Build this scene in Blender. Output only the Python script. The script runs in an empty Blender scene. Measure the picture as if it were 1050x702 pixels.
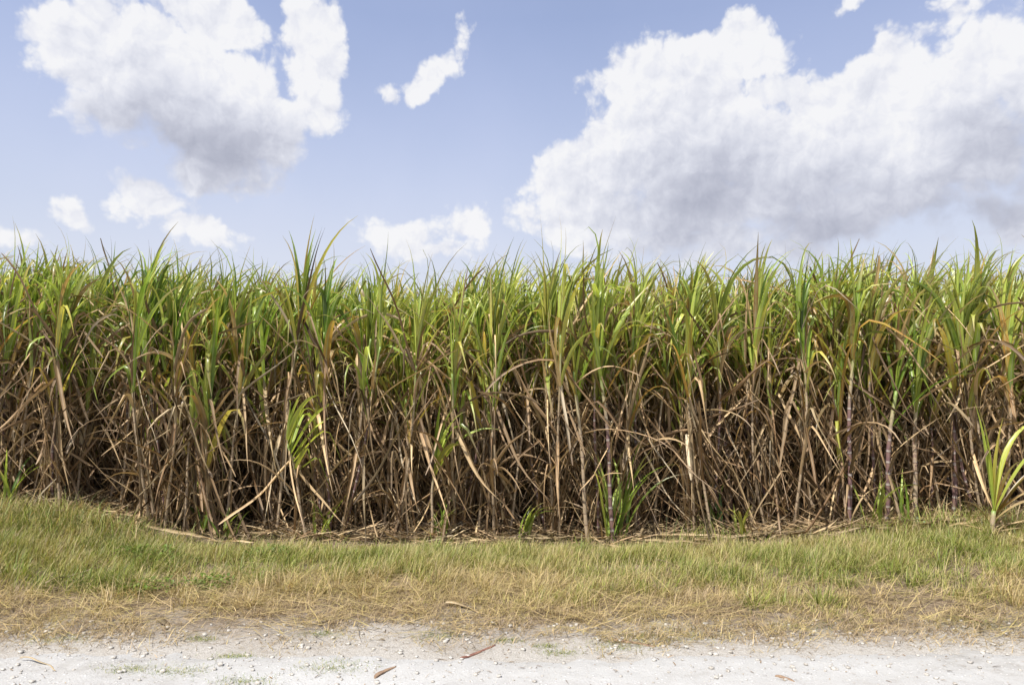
import bpy, math
import numpy as np

R = math.radians
rng = np.random.default_rng(11)
scene = bpy.context.scene
COL = scene.collection

# ------------------------------------------------------------------ camera
CAM_Z, PITCH, F = 1.6, R(3.43), 700.0
cam_d = bpy.data.cameras.new("camera")
cam_d.sensor_width = 36.0
cam_d.lens = 24.0
cam_d.clip_end = 20000
cam_d.clip_start = 0.05
cam = bpy.data.objects.new("camera", cam_d)
cam.location = (0, 0, CAM_Z)
cam.rotation_euler = (R(90) + PITCH, 0, 0)
COL.objects.link(cam)
scene.camera = cam


def ray(px, py):
    u, v = (px - 525) / F, -(py - 351) / F
    return np.array([u, math.cos(PITCH) - math.sin(PITCH) * v, math.sin(PITCH) + math.cos(PITCH) * v])


def at(px, py, Y):
    d = ray(px, py)
    return np.array([0, 0, CAM_Z]) + d * (Y / d[1])


# ------------------------------------------------------------------ noise
def _hash(ix, iy, seed):
    h = (ix.astype(np.int64) * 374761393 + iy.astype(np.int64) * 668265263 + seed * 1442695041) & 0x7FFFFFFF
    h = (h ^ (h >> 13)) * 1274126177 & 0x7FFFFFFF
    return ((h ^ (h >> 16)) & 0xFFFF) / 65535.0


def vnoise(x, y, seed=0):
    x = np.asarray(x, float); y = np.asarray(y, float)
    ix, iy = np.floor(x), np.floor(y)
    fx, fy = x - ix, y - iy
    fx = fx * fx * (3 - 2 * fx); fy = fy * fy * (3 - 2 * fy)
    a = _hash(ix, iy, seed); b = _hash(ix + 1, iy, seed)
    c = _hash(ix, iy + 1, seed); d = _hash(ix + 1, iy + 1, seed)
    return (a * (1 - fx) + b * fx) * (1 - fy) + (c * (1 - fx) + d * fx) * fy


def fbm(x, y, seed=0, octv=4):
    s, a, t = 0, 0.5, 0
    for o in range(octv):
        s = s + a * vnoise(np.asarray(x) * 2 ** o, np.asarray(y) * 2 ** o, seed + o * 7)
        t += a; a *= 0.5
    return s / t


def sstep(a, b, x):
    t = np.clip((np.asarray(x, float) - a) / (b - a), 0, 1)
    return t * t * (3 - 2 * t)


# ------------------------------------------------------------------ terrain
BX = [-14, -8, -5.6, -4.4, -3.6, -2.8, 1.5, 2.4, 3.4, 4.6, 8, 14]
BZ = [0.26, 0.32, 0.32, 0.29, 0.12, 0.01, 0.0, 0.02, 0.13, 0.22, 0.24, 0.16]


def edge_y(x):
    return 4.26 + 0.14 * (fbm(np.asarray(x) * 0.8, 3.3, 5, 3) - 0.5) * 2 + 0.07 * (fbm(np.asarray(x) * 5, 8.1, 9, 3) - 0.5) * 2


def ground_h(x, y):
    x = np.asarray(x, float); y = np.asarray(y, float)
    b = np.interp(x, BX, BZ)
    rise = sstep(4.4, 6.7, y) * (1 - 0.25 * sstep(7.6, 9.5, y))
    h = b * rise + 0.03 * sstep(4.3, 5.0, y)
    h = h + 0.05 * (fbm(x * 1.3, y * 1.3, 21) - 0.5) * sstep(4.2, 5.0, y)
    h = h + 0.045 * (fbm(x * 5, y * 5, 22) - 0.5) * sstep(4.0, 4.6, y)
    return h - 0.012 * (1 - sstep(3.9, 4.5, y))


# ------------------------------------------------------------------ mesh helpers
def link_mesh(name, V, Fq, data=None, mat=None, parent=None, smooth=True, loc=None):
    me = bpy.data.meshes.new(name)
    V = np.ascontiguousarray(V, np.float32); Fq = np.ascontiguousarray(Fq, np.int32)
    nf, k = Fq.shape
    me.vertices.add(len(V)); me.vertices.foreach_set("co", V.ravel())
    me.loops.add(nf * k); me.loops.foreach_set("vertex_index", Fq.ravel())
    me.polygons.add(nf)
    me.polygons.foreach_set("loop_start", np.arange(0, nf * k, k, dtype=np.int32))
    me.polygons.foreach_set("use_smooth", np.full(nf, smooth))
    if data is not None:
        a = me.attributes.new("leafdata", "FLOAT_COLOR", "POINT")
        a.data.foreach_set("color", np.ascontiguousarray(data, np.float32).ravel())
    me.update(calc_edges=True)
    if mat is not None:
        for m in (mat if isinstance(mat, (list, tuple)) else [mat]):
            me.materials.append(m)
    ob = bpy.data.objects.new(name, me)
    COL.objects.link(ob)
    if parent is not None:
        ob.parent = parent
    if loc is not None:
        ob.location = loc
    return ob


def empty(name, loc):
    o = bpy.data.objects.new(name, None)
    o.location = tuple(float(v) for v in loc)
    o.empty_display_size = 0.1
    COL.objects.link(o)
    return o


def tag(o, label, cat, group=None):
    o["label"] = label; o["category"] = cat
    if group:
        o["group"] = group
    return o


class Geo:
    """collects quads with a four channel data attribute (random, along, age, across)"""
    def __init__(s):
        s.V, s.F, s.D, s.n = [], [], [], 0

    def add(s, V, Fq, D):
        if len(V) == 0:
            return
        s.V.append(V); s.F.append(Fq + s.n); s.D.append(D); s.n += len(V)

    def link(s, name, mat, parent=None, loc=None, smooth=True):
        if not s.V:
            return None
        return link_mesh(name, np.vstack(s.V), np.vstack(s.F), np.vstack(s.D), mat, parent, smooth, loc)


WIND = np.array([1.0, -0.12, 0.0])


def arr(v, n):
    return np.broadcast_to(np.asarray(v, float), (n,)).copy()


def ribbons(P, az, th0, L, W, curl, age, M=9, power=1.6, kpos=2.0, kang=0.0, twist=0.0, fold=0.25,
            wind=0.0, wide=2, wmid=0.3, base_w=0.5, zmin=0.01, ends=None, rnd=None, blunt=0.0, ripple=0.0):
    P = np.atleast_2d(np.asarray(P, float)); n = len(P)
    az, th0, L, W, curl, age = (arr(v, n) for v in (az, th0, L, W, curl, age))
    kpos, kang, twist, wind, blunt = (arr(v, n) for v in (kpos, kang, twist, wind, blunt))
    s = np.linspace(0, 1, M + 1)[None, :]
    th = th0[:, None] + curl[:, None] * s ** power
    th = th + kang[:, None] * sstep(0, 0.07, s - kpos[:, None])
    lim = 2.95
    th = np.where(th > lim, lim, th)
    if ripple:
        th = th + ripple * np.sin(s * 9 + 6.28 * rng.random((n, 1)))
    azs = az[:, None] + ripple * 0.8 * np.sin(s * 5 + 6.28 * rng.random((n, 1)))
    d = np.stack([np.sin(th) * np.cos(azs), np.sin(th) * np.sin(azs), np.cos(th)], -1)
    d = d + WIND[None, None, :] * (wind[:, None] * s)[..., None]
    d /= np.linalg.norm(d, axis=-1, keepdims=True)
    step = (L / M)[:, None, None]
    C = np.zeros((n, M + 1, 3))
    C[:, 1:] = np.cumsum(0.5 * (d[:, 1:] + d[:, :-1]) * step, axis=1)
    C += P[:, None, :]
    if zmin is not None:
        z = C[..., 2]
        C[..., 2] = np.where(z < zmin, zmin + 0.004 * rng.random((n, 1)), z)
    h = np.stack([-np.sin(azs), np.cos(azs), 0 * azs], -1)
    B = h - d * np.sum(h * d, -1, keepdims=True)
    B /= np.linalg.norm(B, axis=-1, keepdims=True)
    N = np.cross(d, B)
    tw = (twist[:, None] * s)[..., None]
    B2 = B * np.cos(tw) + N * np.sin(tw)
    N2 = np.cross(d, B2)
    prof = np.where(s < wmid, base_w + (1 - base_w) * np.sin(np.clip(s / wmid, 0, 1) * math.pi / 2),
                    np.clip(1 - ((s - wmid) / (1 - wmid)) ** 1.25, 0, 1))
    prof = np.maximum(prof, 0.035)
    prof = prof * (1 - blunt[:, None]) + blunt[:, None] * np.where(s < 0.99, 0.85, 0.35)
    w = (W[:, None] * 0.5 * prof)[..., None]
    rr = rng.random(n) if rnd is None else arr(rnd, n)
    if wide == 2:
        Vv = np.stack([C - B2 * w + N2 * w * fold, C - N2 * w * fold, C + B2 * w + N2 * w * fold], 2)
        us = np.array([-1, 0, 1.0])
    else:
        Vv = np.stack([C - B2 * w, C + B2 * w], 2)
        us = np.array([-1, 1.0])
    k = len(us)
    idx = np.arange(n * (M + 1) * k).reshape(n, M + 1, k)
    a = idx[:, :-1, :-1].ravel(); b = idx[:, :-1, 1:].ravel()
    c = idx[:, 1:, 1:].ravel(); e = idx[:, 1:, :-1].ravel()
    Fq = np.stack([a, b, c, e], 1)
    D = np.zeros((n, M + 1, k, 4))
    D[..., 0] = rr[:, None, None]
    D[..., 1] = s[..., None]
    D[..., 2] = age[:, None, None]
    D[..., 3] = us[None, None, :] * 0.5 + 0.5
    return Vv.reshape(-1, 3), Fq, D.reshape(-1, 4)


def tube(C, rad, rnd, sides=8, age=0.0):
    C = np.asarray(C, float); m = len(C)
    T = np.gradient(C, axis=0); T /= np.linalg.norm(T, axis=1, keepdims=True)
    ref = np.array([1.0, 0.13, 0.07]) if abs(T[0, 0]) < 0.8 else np.array([0, 0.2, 1.0])
    A = np.cross(T, ref); A /= np.linalg.norm(A, axis=1, keepdims=True)
    B = np.cross(T, A)
    ph = np.linspace(0, 2 * math.pi, sides, endpoint=False)
    rad = arr(rad, m)
    V = C[:, None] + rad[:, None, None] * (A[:, None] * np.cos(ph)[None, :, None] + B[:, None] * np.sin(ph)[None, :, None])
    idx = np.arange(m * sides).reshape(m, sides); nx = np.roll(idx, -1, 1)
    Fq = np.stack([idx[:-1].ravel(), nx[:-1].ravel(), nx[1:].ravel(), idx[1:].ravel()], 1)
    # closed ends
    cap = [idx[0, ::-1], idx[-1]]
    caps = []
    for q in cap:
        for j in range(0, sides - 2, 2):
            caps.append([q[0], q[j + 1], q[j + 2], q[min(j + 3, sides - 1)]] if j + 3 < sides else [q[0], q[j + 1], q[j + 2], q[j + 2]])
    caps = [c for c in caps if len(set(c)) == 4]
    Fq = np.vstack([Fq, np.array(caps, int)]) if caps else Fq
    D = np.zeros((m, sides, 4))
    s = np.concatenate([[0], np.cumsum(np.linalg.norm(np.diff(C, axis=0), axis=1))])
    D[..., 0] = rnd; D[..., 1] = (s / s[-1])[:, None]; D[..., 2] = age; D[..., 3] = s[:, None]
    return V.reshape(-1, 3), Fq, D.reshape(-1, 4)


# ------------------------------------------------------------------ materials
def new_mat(name):
    m = bpy.data.materials.new(name); m.use_nodes = True
    nt = m.node_tree; nt.nodes.clear()
    return m, nt, nt.nodes, nt.links


def ramp(N, stops, interp="LINEAR"):
    r = N.new("ShaderNodeValToRGB"); cr = r.color_ramp; cr.interpolation = interp
    while len(cr.elements) < len(stops):
        cr.elements.new(0.5)
    for e, (p, c) in zip(cr.elements, stops):
        e.position = p; e.color = (*c, 1)
    return r


def noise(N, L, vec, scale, detail=3, rough=0.6, dim="3D"):
    n = N.new("ShaderNodeTexNoise"); n.noise_dimensions = dim
    n.inputs["Scale"].default_value = scale; n.inputs["Detail"].default_value = detail
    n.inputs["Roughness"].default_value = rough
    if vec is not None:
        L.new(vec, n.inputs["Vector"])
    return n


def mth(N, L, op, a, b=None, clamp=False):
    n = N.new("ShaderNodeMath"); n.operation = op; n.use_clamp = clamp
    for i, v in enumerate((a, b)):
        if v is None:
            continue
        if isinstance(v, (int, float)):
            n.inputs[i].default_value = v
        else:
            L.new(v, n.inputs[i])
    return n.outputs[0]


def mixc(N, L, f, a, b, mode="MIX"):
    n = N.new("ShaderNodeMix"); n.data_type = "RGBA"; n.blend_type = mode
    for sock, v in ((n.inputs[0], f), (n.inputs[6], a), (n.inputs[7], b)):
        if isinstance(v, (int, float)):
            sock.default_value = v
        elif isinstance(v, tuple):
            sock.default_value = (*v, 1)
        else:
            L.new(v, sock)
    return n.outputs[2]


def blade_material(name, ramp_stops, tip, trans=0.35, rough=0.42, rib=None, spec=0.4, tipstart=0.7, streak=True, bright=(0.7, 1.25)):
    m, nt, N, L = new_mat(name)
    at_ = N.new("ShaderNodeAttribute"); at_.attribute_name = "leafdata"
    sep = N.new("ShaderNodeSeparateColor"); L.new(at_.outputs["Color"], sep.inputs[0])
    rnd, along, age = sep.outputs[0], sep.outputs[1], sep.outputs[2]
    across = at_.outputs["Alpha"]
    geo = N.new("ShaderNodeTexCoord")
    n1 = noise(N, L, geo.outputs["Object"], 7, 2)
    a2 = mth(N, L, "ADD", age, mth(N, L, "MULTIPLY", mth(N, L, "SUBTRACT", n1.outputs["Fac"], 0.5), 0.35))
    r = ramp(N, ramp_stops); L.new(a2, r.inputs[0])
    col = r.outputs[0]
    # dried tip
    edge = mth(N, L, "ADD", along, mth(N, L, "MULTIPLY", mth(N, L, "SUBTRACT", rnd, 0.5), 0.5))
    tf = N.new("ShaderNodeMapRange"); tf.inputs[1].default_value = tipstart; tf.inputs[2].default_value = tipstart + 0.3
    L.new(edge, tf.inputs[0])
    col = mixc(N, L, tf.outputs[0], col, tip)
    # lengthwise streaks across the blade
    if streak:
        cx = N.new("ShaderNodeCombineXYZ")
        L.new(mth(N, L, "MULTIPLY", across, 9.0), cx.inputs[0])
        L.new(mth(N, L, "MULTIPLY", along, 2.2), cx.inputs[1])
        L.new(mth(N, L, "MULTIPLY", rnd, 57.0), cx.inputs[2])
        n2 = noise(N, L, cx.outputs[0], 1.0, 3)
        mr = N.new("ShaderNodeMapRange"); mr.inputs[1].default_value = 0.3; mr.inputs[2].default_value = 0.7
        mr.inputs[3].default_value = 0.72; mr.inputs[4].default_value = 1.22
        L.new(n2.outputs["Fac"], mr.inputs[0])
        col = mixc(N, L, 1.0, col, mr.outputs[0], "MULTIPLY")
    if rib:
        rm = mth(N, L, "SUBTRACT", 1.0, mth(N, L, "MULTIPLY", mth(N, L, "ABSOLUTE", mth(N, L, "SUBTRACT", across, 0.5)), 9.0), True)
        col = mixc(N, L, mth(N, L, "MULTIPLY", rm, 0.6), col, rib)
    # leaf to leaf brightness
    fr = mth(N, L, "FRACT", mth(N, L, "MULTIPLY", rnd, 17.31))
    br = N.new("ShaderNodeMapRange"); br.inputs[3].default_value = bright[0]; br.inputs[4].default_value = bright[1]
    L.new(fr, br.inputs[0])
    col = mixc(N, L, 1.0, col, br.outputs[0], "MULTIPLY")
    p = N.new("ShaderNodeBsdfPrincipled"); L.new(col, p.inputs["Base Color"])
    p.inputs["Roughness"].default_value = rough
    p.inputs["Specular IOR Level"].default_value = spec
    t = N.new("ShaderNodeBsdfTranslucent")
    L.new(mixc(N, L, 1.0, col, (1.15, 1.1, 0.7), "MULTIPLY"), t.inputs[0])
    mx = N.new("ShaderNodeMixShader"); mx.inputs[0].default_value = trans
    L.new(p.outputs[0], mx.inputs[1]); L.new(t.outputs[0], mx.inputs[2])
    out = N.new("ShaderNodeOutputMaterial"); L.new(mx.outputs[0], out.inputs[0])
    return m


# age 0 = blue green, .5 = yellow green, .8 = orange brown, 1 = straw
M_GREEN = blade_material("cane_leaf_green",
                         [(0.0, (0.055, 0.13, 0.02)), (0.24, (0.15, 0.25, 0.028)), (0.46, (0.40, 0.48, 0.09)),
                          (0.70, (0.46, 0.41, 0.085)), (0.86, (0.40, 0.23, 0.06)), (1.0, (0.47, 0.35, 0.19))],
                         (0.42, 0.32, 0.17), trans=0.40, rough=0.34, rib=(0.42, 0.46, 0.26), spec=0.5, tipstart=0.80, bright=(0.48, 1.42))
M_DRY = blade_material("cane_leaf_dry",
                       [(0.0, (0.07, 0.042, 0.028)), (0.3, (0.20, 0.12, 0.058)), (0.55, (0.375, 0.255, 0.14)),
                        (0.8, (0.56, 0.42, 0.23)), (1.0, (0.60, 0.50, 0.35))],
                       (0.30, 0.22, 0.15), trans=0.14, rough=0.6, rib=(0.5, 0.42, 0.30), spec=0.25, tipstart=0.8, bright=(0.3, 1.4))
M_GRASS = blade_material("grass_blade",
                         [(0.0, (0.07, 0.13, 0.02)), (0.25, (0.15, 0.21, 0.032)), (0.45, (0.28, 0.31, 0.065)),
                          (0.65, (0.44, 0.37, 0.15)), (0.82, (0.52, 0.40, 0.21)), (1.0, (0.33, 0.25, 0.17))],
                         (0.50, 0.42, 0.22), trans=0.3, rough=0.5, streak=False, tipstart=0.72, bright=(0.5, 1.45))


def stalk_material():
    m, nt, N, L = new_mat("cane_stalk_skin")
    at_ = N.new("ShaderNodeAttribute"); at_.attribute_name = "leafdata"
    sep = N.new("ShaderNodeSeparateColor"); L.new(at_.outputs["Color"], sep.inputs[0])
    rnd, along, age = sep.outputs; leng = at_.outputs["Alpha"]
    tc = N.new("ShaderNodeTexCoord")
    nz = noise(N, L, tc.outputs["Object"], 30, 3)
    # joints about every 11 cm
    ph = mth(N, L, "FRACT", mth(N, L, "ADD", mth(N, L, "DIVIDE", leng, 0.11), rnd))
    r = ramp(N, [(0.0, (0.42, 0.37, 0.32)), (0.10, (0.32, 0.27, 0.25)), (0.2, (0.15, 0.085, 0.09)),
                 (0.85, (0.20, 0.12, 0.10)), (0.93, (0.08, 0.045, 0.045)), (1.0, (0.4, 0.35, 0.29))])
    L.new(ph, r.inputs[0])
    r2 = ramp(N, [(0.0, (0.34, 0.26, 0.17)), (0.8, (0.42, 0.32, 0.21)), (0.94, (0.15, 0.09, 0.06)), (1.0, (0.46, 0.38, 0.28))])
    L.new(ph, r2.inputs[0])
    sel = mth(N, L, "LESS_THAN", mth(N, L, "ADD", age,
              mth(N, L, "MULTIPLY", mth(N, L, "SUBTRACT", nz.outputs["Fac"], 0.5), 0.9)), 0.5)
    col = mixc(N, L, sel, r.outputs[0], r2.outputs[0])
    # upper part wrapped in leaf sheaths, going green
    g = N.new("ShaderNodeMapRange"); g.inputs[1].default_value = 0.62; g.inputs[2].default_value = 0.8
    L.new(mth(N, L, "ADD", along, mth(N, L, "MULTIPLY", mth(N, L, "SUBTRACT", nz.outputs["Fac"], 0.5), 0.15)), g.inputs[0])
    col = mixc(N, L, g.outputs[0], col, (0.36, 0.30, 0.17))
    g2 = N.new("ShaderNodeMapRange"); g2.inputs[1].default_value = 0.82; g2.inputs[2].default_value = 0.97
    L.new(along, g2.inputs[0])
    col = mixc(N, L, g2.outputs[0], col, (0.20, 0.28, 0.07))
    p = N.new("ShaderNodeBsdfPrincipled"); L.new(col, p.inputs["Base Color"]); p.inputs["Roughness"].default_value = 0.5
    out = N.new("ShaderNodeOutputMaterial"); L.new(p.outputs[0], out.inputs[0])
    return m


M_STALK = stalk_material()


def ground_material():
    m, nt, N, L = new_mat("soil_and_thatch")
    tc = N.new("ShaderNodeTexCoord"); P = tc.outputs["Object"]
    sep = N.new("ShaderNodeSeparateXYZ"); L.new(P, sep.inputs[0])
    n1 = noise(N, L, P, 1.6, 5); n2 = noise(N, L, P, 28, 5, 0.7); n3 = noise(N, L, P, 120, 3, 0.7)
    soil = ramp(N, [(0.3, (0.10, 0.075, 0.052)), (0.5, (0.19, 0.145, 0.10)), (0.7, (0.30, 0.24, 0.17))])
    L.new(n2.outputs["Fac"], soil.inputs[0])
    dust = ramp(N, [(0.35, (0.30, 0.275, 0.24)), (0.6, (0.45, 0.43, 0.40))]); L.new(n3.outputs["Fac"], dust.inputs[0])
    # pale dust towards the road
    k = N.new("ShaderNodeMapRange"); k.inputs[1].default_value = 4.85; k.inputs[2].default_value = 4.2
    yy = mth(N, L, "ADD", sep.outputs[1], mth(N, L, "MULTIPLY", mth(N, L, "SUBTRACT", n1.outputs["Fac"], 0.5), 1.2))
    yy = mth(N, L, "ADD", yy, mth(N, L, "MULTIPLY", mth(N, L, "SUBTRACT", n2.outputs["Fac"], 0.5), 0.9))
    L.new(yy, k.inputs[0])
    col = mixc(N, L, k.outputs[0], soil.outputs[0], dust.outputs[0])
    # leaf mould under the cane, darkened to paint shade into the gaps
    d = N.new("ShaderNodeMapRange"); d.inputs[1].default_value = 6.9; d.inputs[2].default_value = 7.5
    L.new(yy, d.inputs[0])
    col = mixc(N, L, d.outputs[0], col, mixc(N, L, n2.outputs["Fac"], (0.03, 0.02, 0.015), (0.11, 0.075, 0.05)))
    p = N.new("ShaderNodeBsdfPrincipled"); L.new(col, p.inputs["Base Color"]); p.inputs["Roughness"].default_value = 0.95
    p.inputs["Specular IOR Level"].default_value = 0.1
    b = N.new("ShaderNodeBump"); b.inputs["Strength"].default_value = 0.9; b.inputs["Distance"].default_value = 0.02
    L.new(mth(N, L, "ADD", n2.outputs["Fac"], mth(N, L, "MULTIPLY", n3.outputs["Fac"], 0.4)), b.inputs["Height"])
    L.new(b.outputs[0], p.inputs["Normal"])
    out = N.new("ShaderNodeOutputMaterial"); L.new(p.outputs[0], out.inputs[0])
    return m


def road_material():
    m, nt, N, L = new_mat("white_marl_road")
    tc = N.new("ShaderNodeTexCoord"); P = tc.outputs["Object"]
    mp = N.new("ShaderNodeMapping"); mp.inputs["Scale"].default_value = (0.45, 1.3, 1); L.new(P, mp.inputs[0])
    n0 = noise(N, L, mp.outputs[0], 1.4, 6, 0.65)
    n1 = noise(N, L, P, 9, 6, 0.7); n2 = noise(N, L, P, 70, 4, 0.75); n3 = noise(N, L, P, 260, 2, 0.7)
    base = ramp(N, [(0.25, (0.25, 0.235, 0.21)), (0.45, (0.39, 0.386, 0.376)), (0.75, (0.475, 0.48, 0.476))])
    L.new(mth(N, L, "ADD", mth(N, L, "MULTIPLY", n0.outputs["Fac"], 0.6), mth(N, L, "MULTIPLY", n1.outputs["Fac"], 0.4)), base.inputs[0])
    sp = ramp(N, [(0.27, (0.55, 0.5, 0.46)), (0.40, (0.94, 0.93, 0.92)), (0.6, (1, 1, 1)), (0.75, (1.12, 1.12, 1.12))])
    L.new(n2.outputs["Fac"], sp.inputs[0])
    col = mixc(N, L, 0.8, base.outputs[0], sp.outputs[0], "MULTIPLY")
    vo = N.new("ShaderNodeTexVoronoi"); vo.inputs["Scale"].default_value = 38; L.new(P, vo.inputs["Vector"])
    pb = N.new("ShaderNodeMapRange"); pb.inputs[1].default_value = 0.32; pb.inputs[2].default_value = 0.12
    L.new(vo.outputs["Distance"], pb.inputs[0])
    sepc = N.new("ShaderNodeSeparateColor"); L.new(vo.outputs["Color"], sepc.inputs[0])
    pick = mth(N, L, "MULTIPLY", pb.outputs[0], mth(N, L, "GREATER_THAN", sepc.outputs[0], 0.72))
    col = mixc(N, L, mth(N, L, "MULTIPLY", pick, 0.5), col, (0.74, 0.72, 0.70))
    p = N.new("ShaderNodeBsdfPrincipled"); L.new(col, p.inputs["Base Color"]); p.inputs["Roughness"].default_value = 0.93
    p.inputs["Specular IOR Level"].default_value = 0.12
    b = N.new("ShaderNodeBump"); b.inputs["Strength"].default_value = 0.8; b.inputs["Distance"].default_value = 0.012
    hh = mth(N, L, "ADD", mth(N, L, "MULTIPLY", n1.outputs["Fac"], 1.4), mth(N, L, "MULTIPLY", n2.outputs["Fac"], 0.6))
    hh = mth(N, L, "ADD", hh, mth(N, L, "MULTIPLY", n3.outputs["Fac"], 0.2))
    hh = mth(N, L, "ADD", hh, mth(N, L, "MULTIPLY", pick, 0.45))
    L.new(hh, b.inputs["Height"]); L.new(b.outputs[0], p.inputs["Normal"])
    out = N.new("ShaderNodeOutputMaterial"); L.new(p.outputs[0], out.inputs[0])
    return m


def simple(name, c1, c2, scale=20, rough=0.8, trans=0.0):
    m, nt, N, L = new_mat(name)
    tc = N.new("ShaderNodeTexCoord")
    n = noise(N, L, tc.outputs["Object"], scale, 4, 0.7)
    r = ramp(N, [(0.35, c1), (0.65, c2)]); L.new(n.outputs["Fac"], r.inputs[0])
    p = N.new("ShaderNodeBsdfPrincipled"); L.new(r.outputs[0], p.inputs["Base Color"]); p.inputs["Roughness"].default_value = rough
    b = N.new("ShaderNodeBump"); b.inputs["Strength"].default_value = 0.4; b.inputs["Distance"].default_value = 0.004
    L.new(n.outputs["Fac"], b.inputs["Height"]); L.new(b.outputs[0], p.inputs["Normal"])
    out = N.new("ShaderNodeOutputMaterial"); L.new(p.outputs[0], out.inputs[0])
    return m


M_PEBBLE = simple("limestone_pebble", (0.30, 0.27, 0.23), (0.56, 0.54, 0.50), 60)
M_REDSTICK = simple("red_brown_rind", (0.14, 0.055, 0.045), (0.28, 0.15, 0.10), 35)
M_BROWNSTICK = simple("weathered_rind", (0.15, 0.09, 0.06), (0.32, 0.22, 0.14), 30)
M_SCRAP = simple("pale_green_film", (0.16, 0.26, 0.18), (0.30, 0.42, 0.30), 25, 0.35)

# ------------------------------------------------------------------ ground and road
def grid(xs, ys, zf):
    X, Y = np.meshgrid(xs, ys, indexing="ij")
    V = np.stack([X, Y, zf(X, Y)], -1).reshape(-1, 3)
    idx = np.arange(len(xs) * len(ys)).reshape(len(xs), len(ys))
    Fq = np.stack([idx[:-1, :-1].ravel(), idx[1:, :-1].ravel(), idx[1:, 1:].ravel(), idx[:-1, 1:].ravel()], 1)
    return V, Fq


xs = np.concatenate([[-6000, -1500, -400, -120, -50, -25, -16, -12], np.arange(-9, 9.01, 0.05), [12, 16, 25, 50, 120, 400, 1500, 6000]])
ys = np.concatenate([[-6000, -1500, -400, -100, -30, -12, -6, -3, 0, 2, 3], np.arange(3.5, 8.5, 0.04), [9, 10, 12, 16, 22, 40, 100, 400, 1500, 6000]])
V, Fq = grid(xs, ys, ground_h)
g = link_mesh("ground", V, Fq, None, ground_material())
g["kind"] = "structure"


def road_h(x, y):
    e = edge_y(x) + 0.05
    h = 0.006 * (fbm(x * 2.2, y * 2.2, 41) - 0.5) + 0.012 * (fbm(x * 9, y * 9, 42) - 0.5)
    h = h + 0.015 * (fbm(x * 0.35, y * 1.6, 43, 2) - 0.5)
    return 0.016 + h - 0.055 * sstep(0.32, 0.0, e - y) * (0.4 + fbm(x * 11, y * 11, 44)) 


xs = np.concatenate([np.array([-300, -120, -60, -30, -18, -12, -8]), np.arange(-6, 6.01, 0.025), [8, 12, 18, 30, 60, 120, 300]])
ys = np.concatenate([[-2.2, -1, 0, 1, 2, 2.6], np.arange(3.0, 4.72, 0.025)])
V, Fq = grid(xs, ys, road_h)
cen = V[Fq].mean(1)
keep = cen[:, 1] < edge_y(cen[:, 0]) + 0.09
road = link_mesh("road", V, Fq[keep], None, road_material())
road["kind"] = "structure"

# pebbles on the road, countless
def pebbles(n):
    t = (1 + 5 ** 0.5) / 2
    cube = np.array([[x, y, z] for x in (-1, 1) for y in (-1, 1) for z in (-1, 1)], float)
    faces = np.array([[0, 1, 3, 2], [4, 6, 7, 5], [0, 4, 5, 1], [2, 3, 7, 6], [0, 2, 6, 4], [1, 5, 7, 3]])
    x = rng.uniform(-5, 5, n); y = 2.9 + 1.75 * rng.random(n) ** 0.7
    sz = 0.0022 + 0.012 * rng.random(n) ** 7
    V = cube[None] * (0.55 + 0.6 * rng.random((n, 8, 1)))
    a = rng.random(n) * 6.28
    c, s = np.cos(a), np.sin(a)
    V = np.stack([V[..., 0] * c[:, None] - V[..., 1] * s[:, None], V[..., 0] * s[:, None] + V[..., 1] * c[:, None], V[..., 2] * 0.65], -1)
    V = V * sz[:, None, None]
    V += np.stack([x, y, np.maximum(road_h(x, y), ground_h(x, y)) + sz * 0.3], -1)[:, None]
    Fq = (faces[None] + (np.arange(n) * 8)[:, None, None]).reshape(-1, 4)
    return V.reshape(-1, 3), Fq


V, Fq = pebbles(5200)
pb = link_mesh("gravel", V, Fq, None, M_PEBBLE)
pb["kind"] = "stuff"; pb["label"] = "fine pale limestone grit scattered over the white road"

# ------------------------------------------------------------------ sugarcane
def smooth_stalk(top, lean_az, lean, bend):
    k = max(6, int(top / 0.055))
    s = np.linspace(0, 1, k + 1)
    off = lean * s + bend * s ** 2.2
    wob = 0.012 * np.sin(s * 7 + lean_az * 3)
    C = np.stack([np.cos(lean_az) * off * top + wob, np.sin(lean_az) * off * top, s * top * math.sqrt(max(0.2, 1 - (lean + bend) ** 2 * 0.5))], 1)
    return C


def interp_curve(C, s):
    f = np.clip(s, 0, 1) * (len(C) - 1)
    i = np.minimum(f.astype(int), len(C) - 2); t = (f - i)[:, None]
    return C[i] * (1 - t) + C[i + 1] * t


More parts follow.
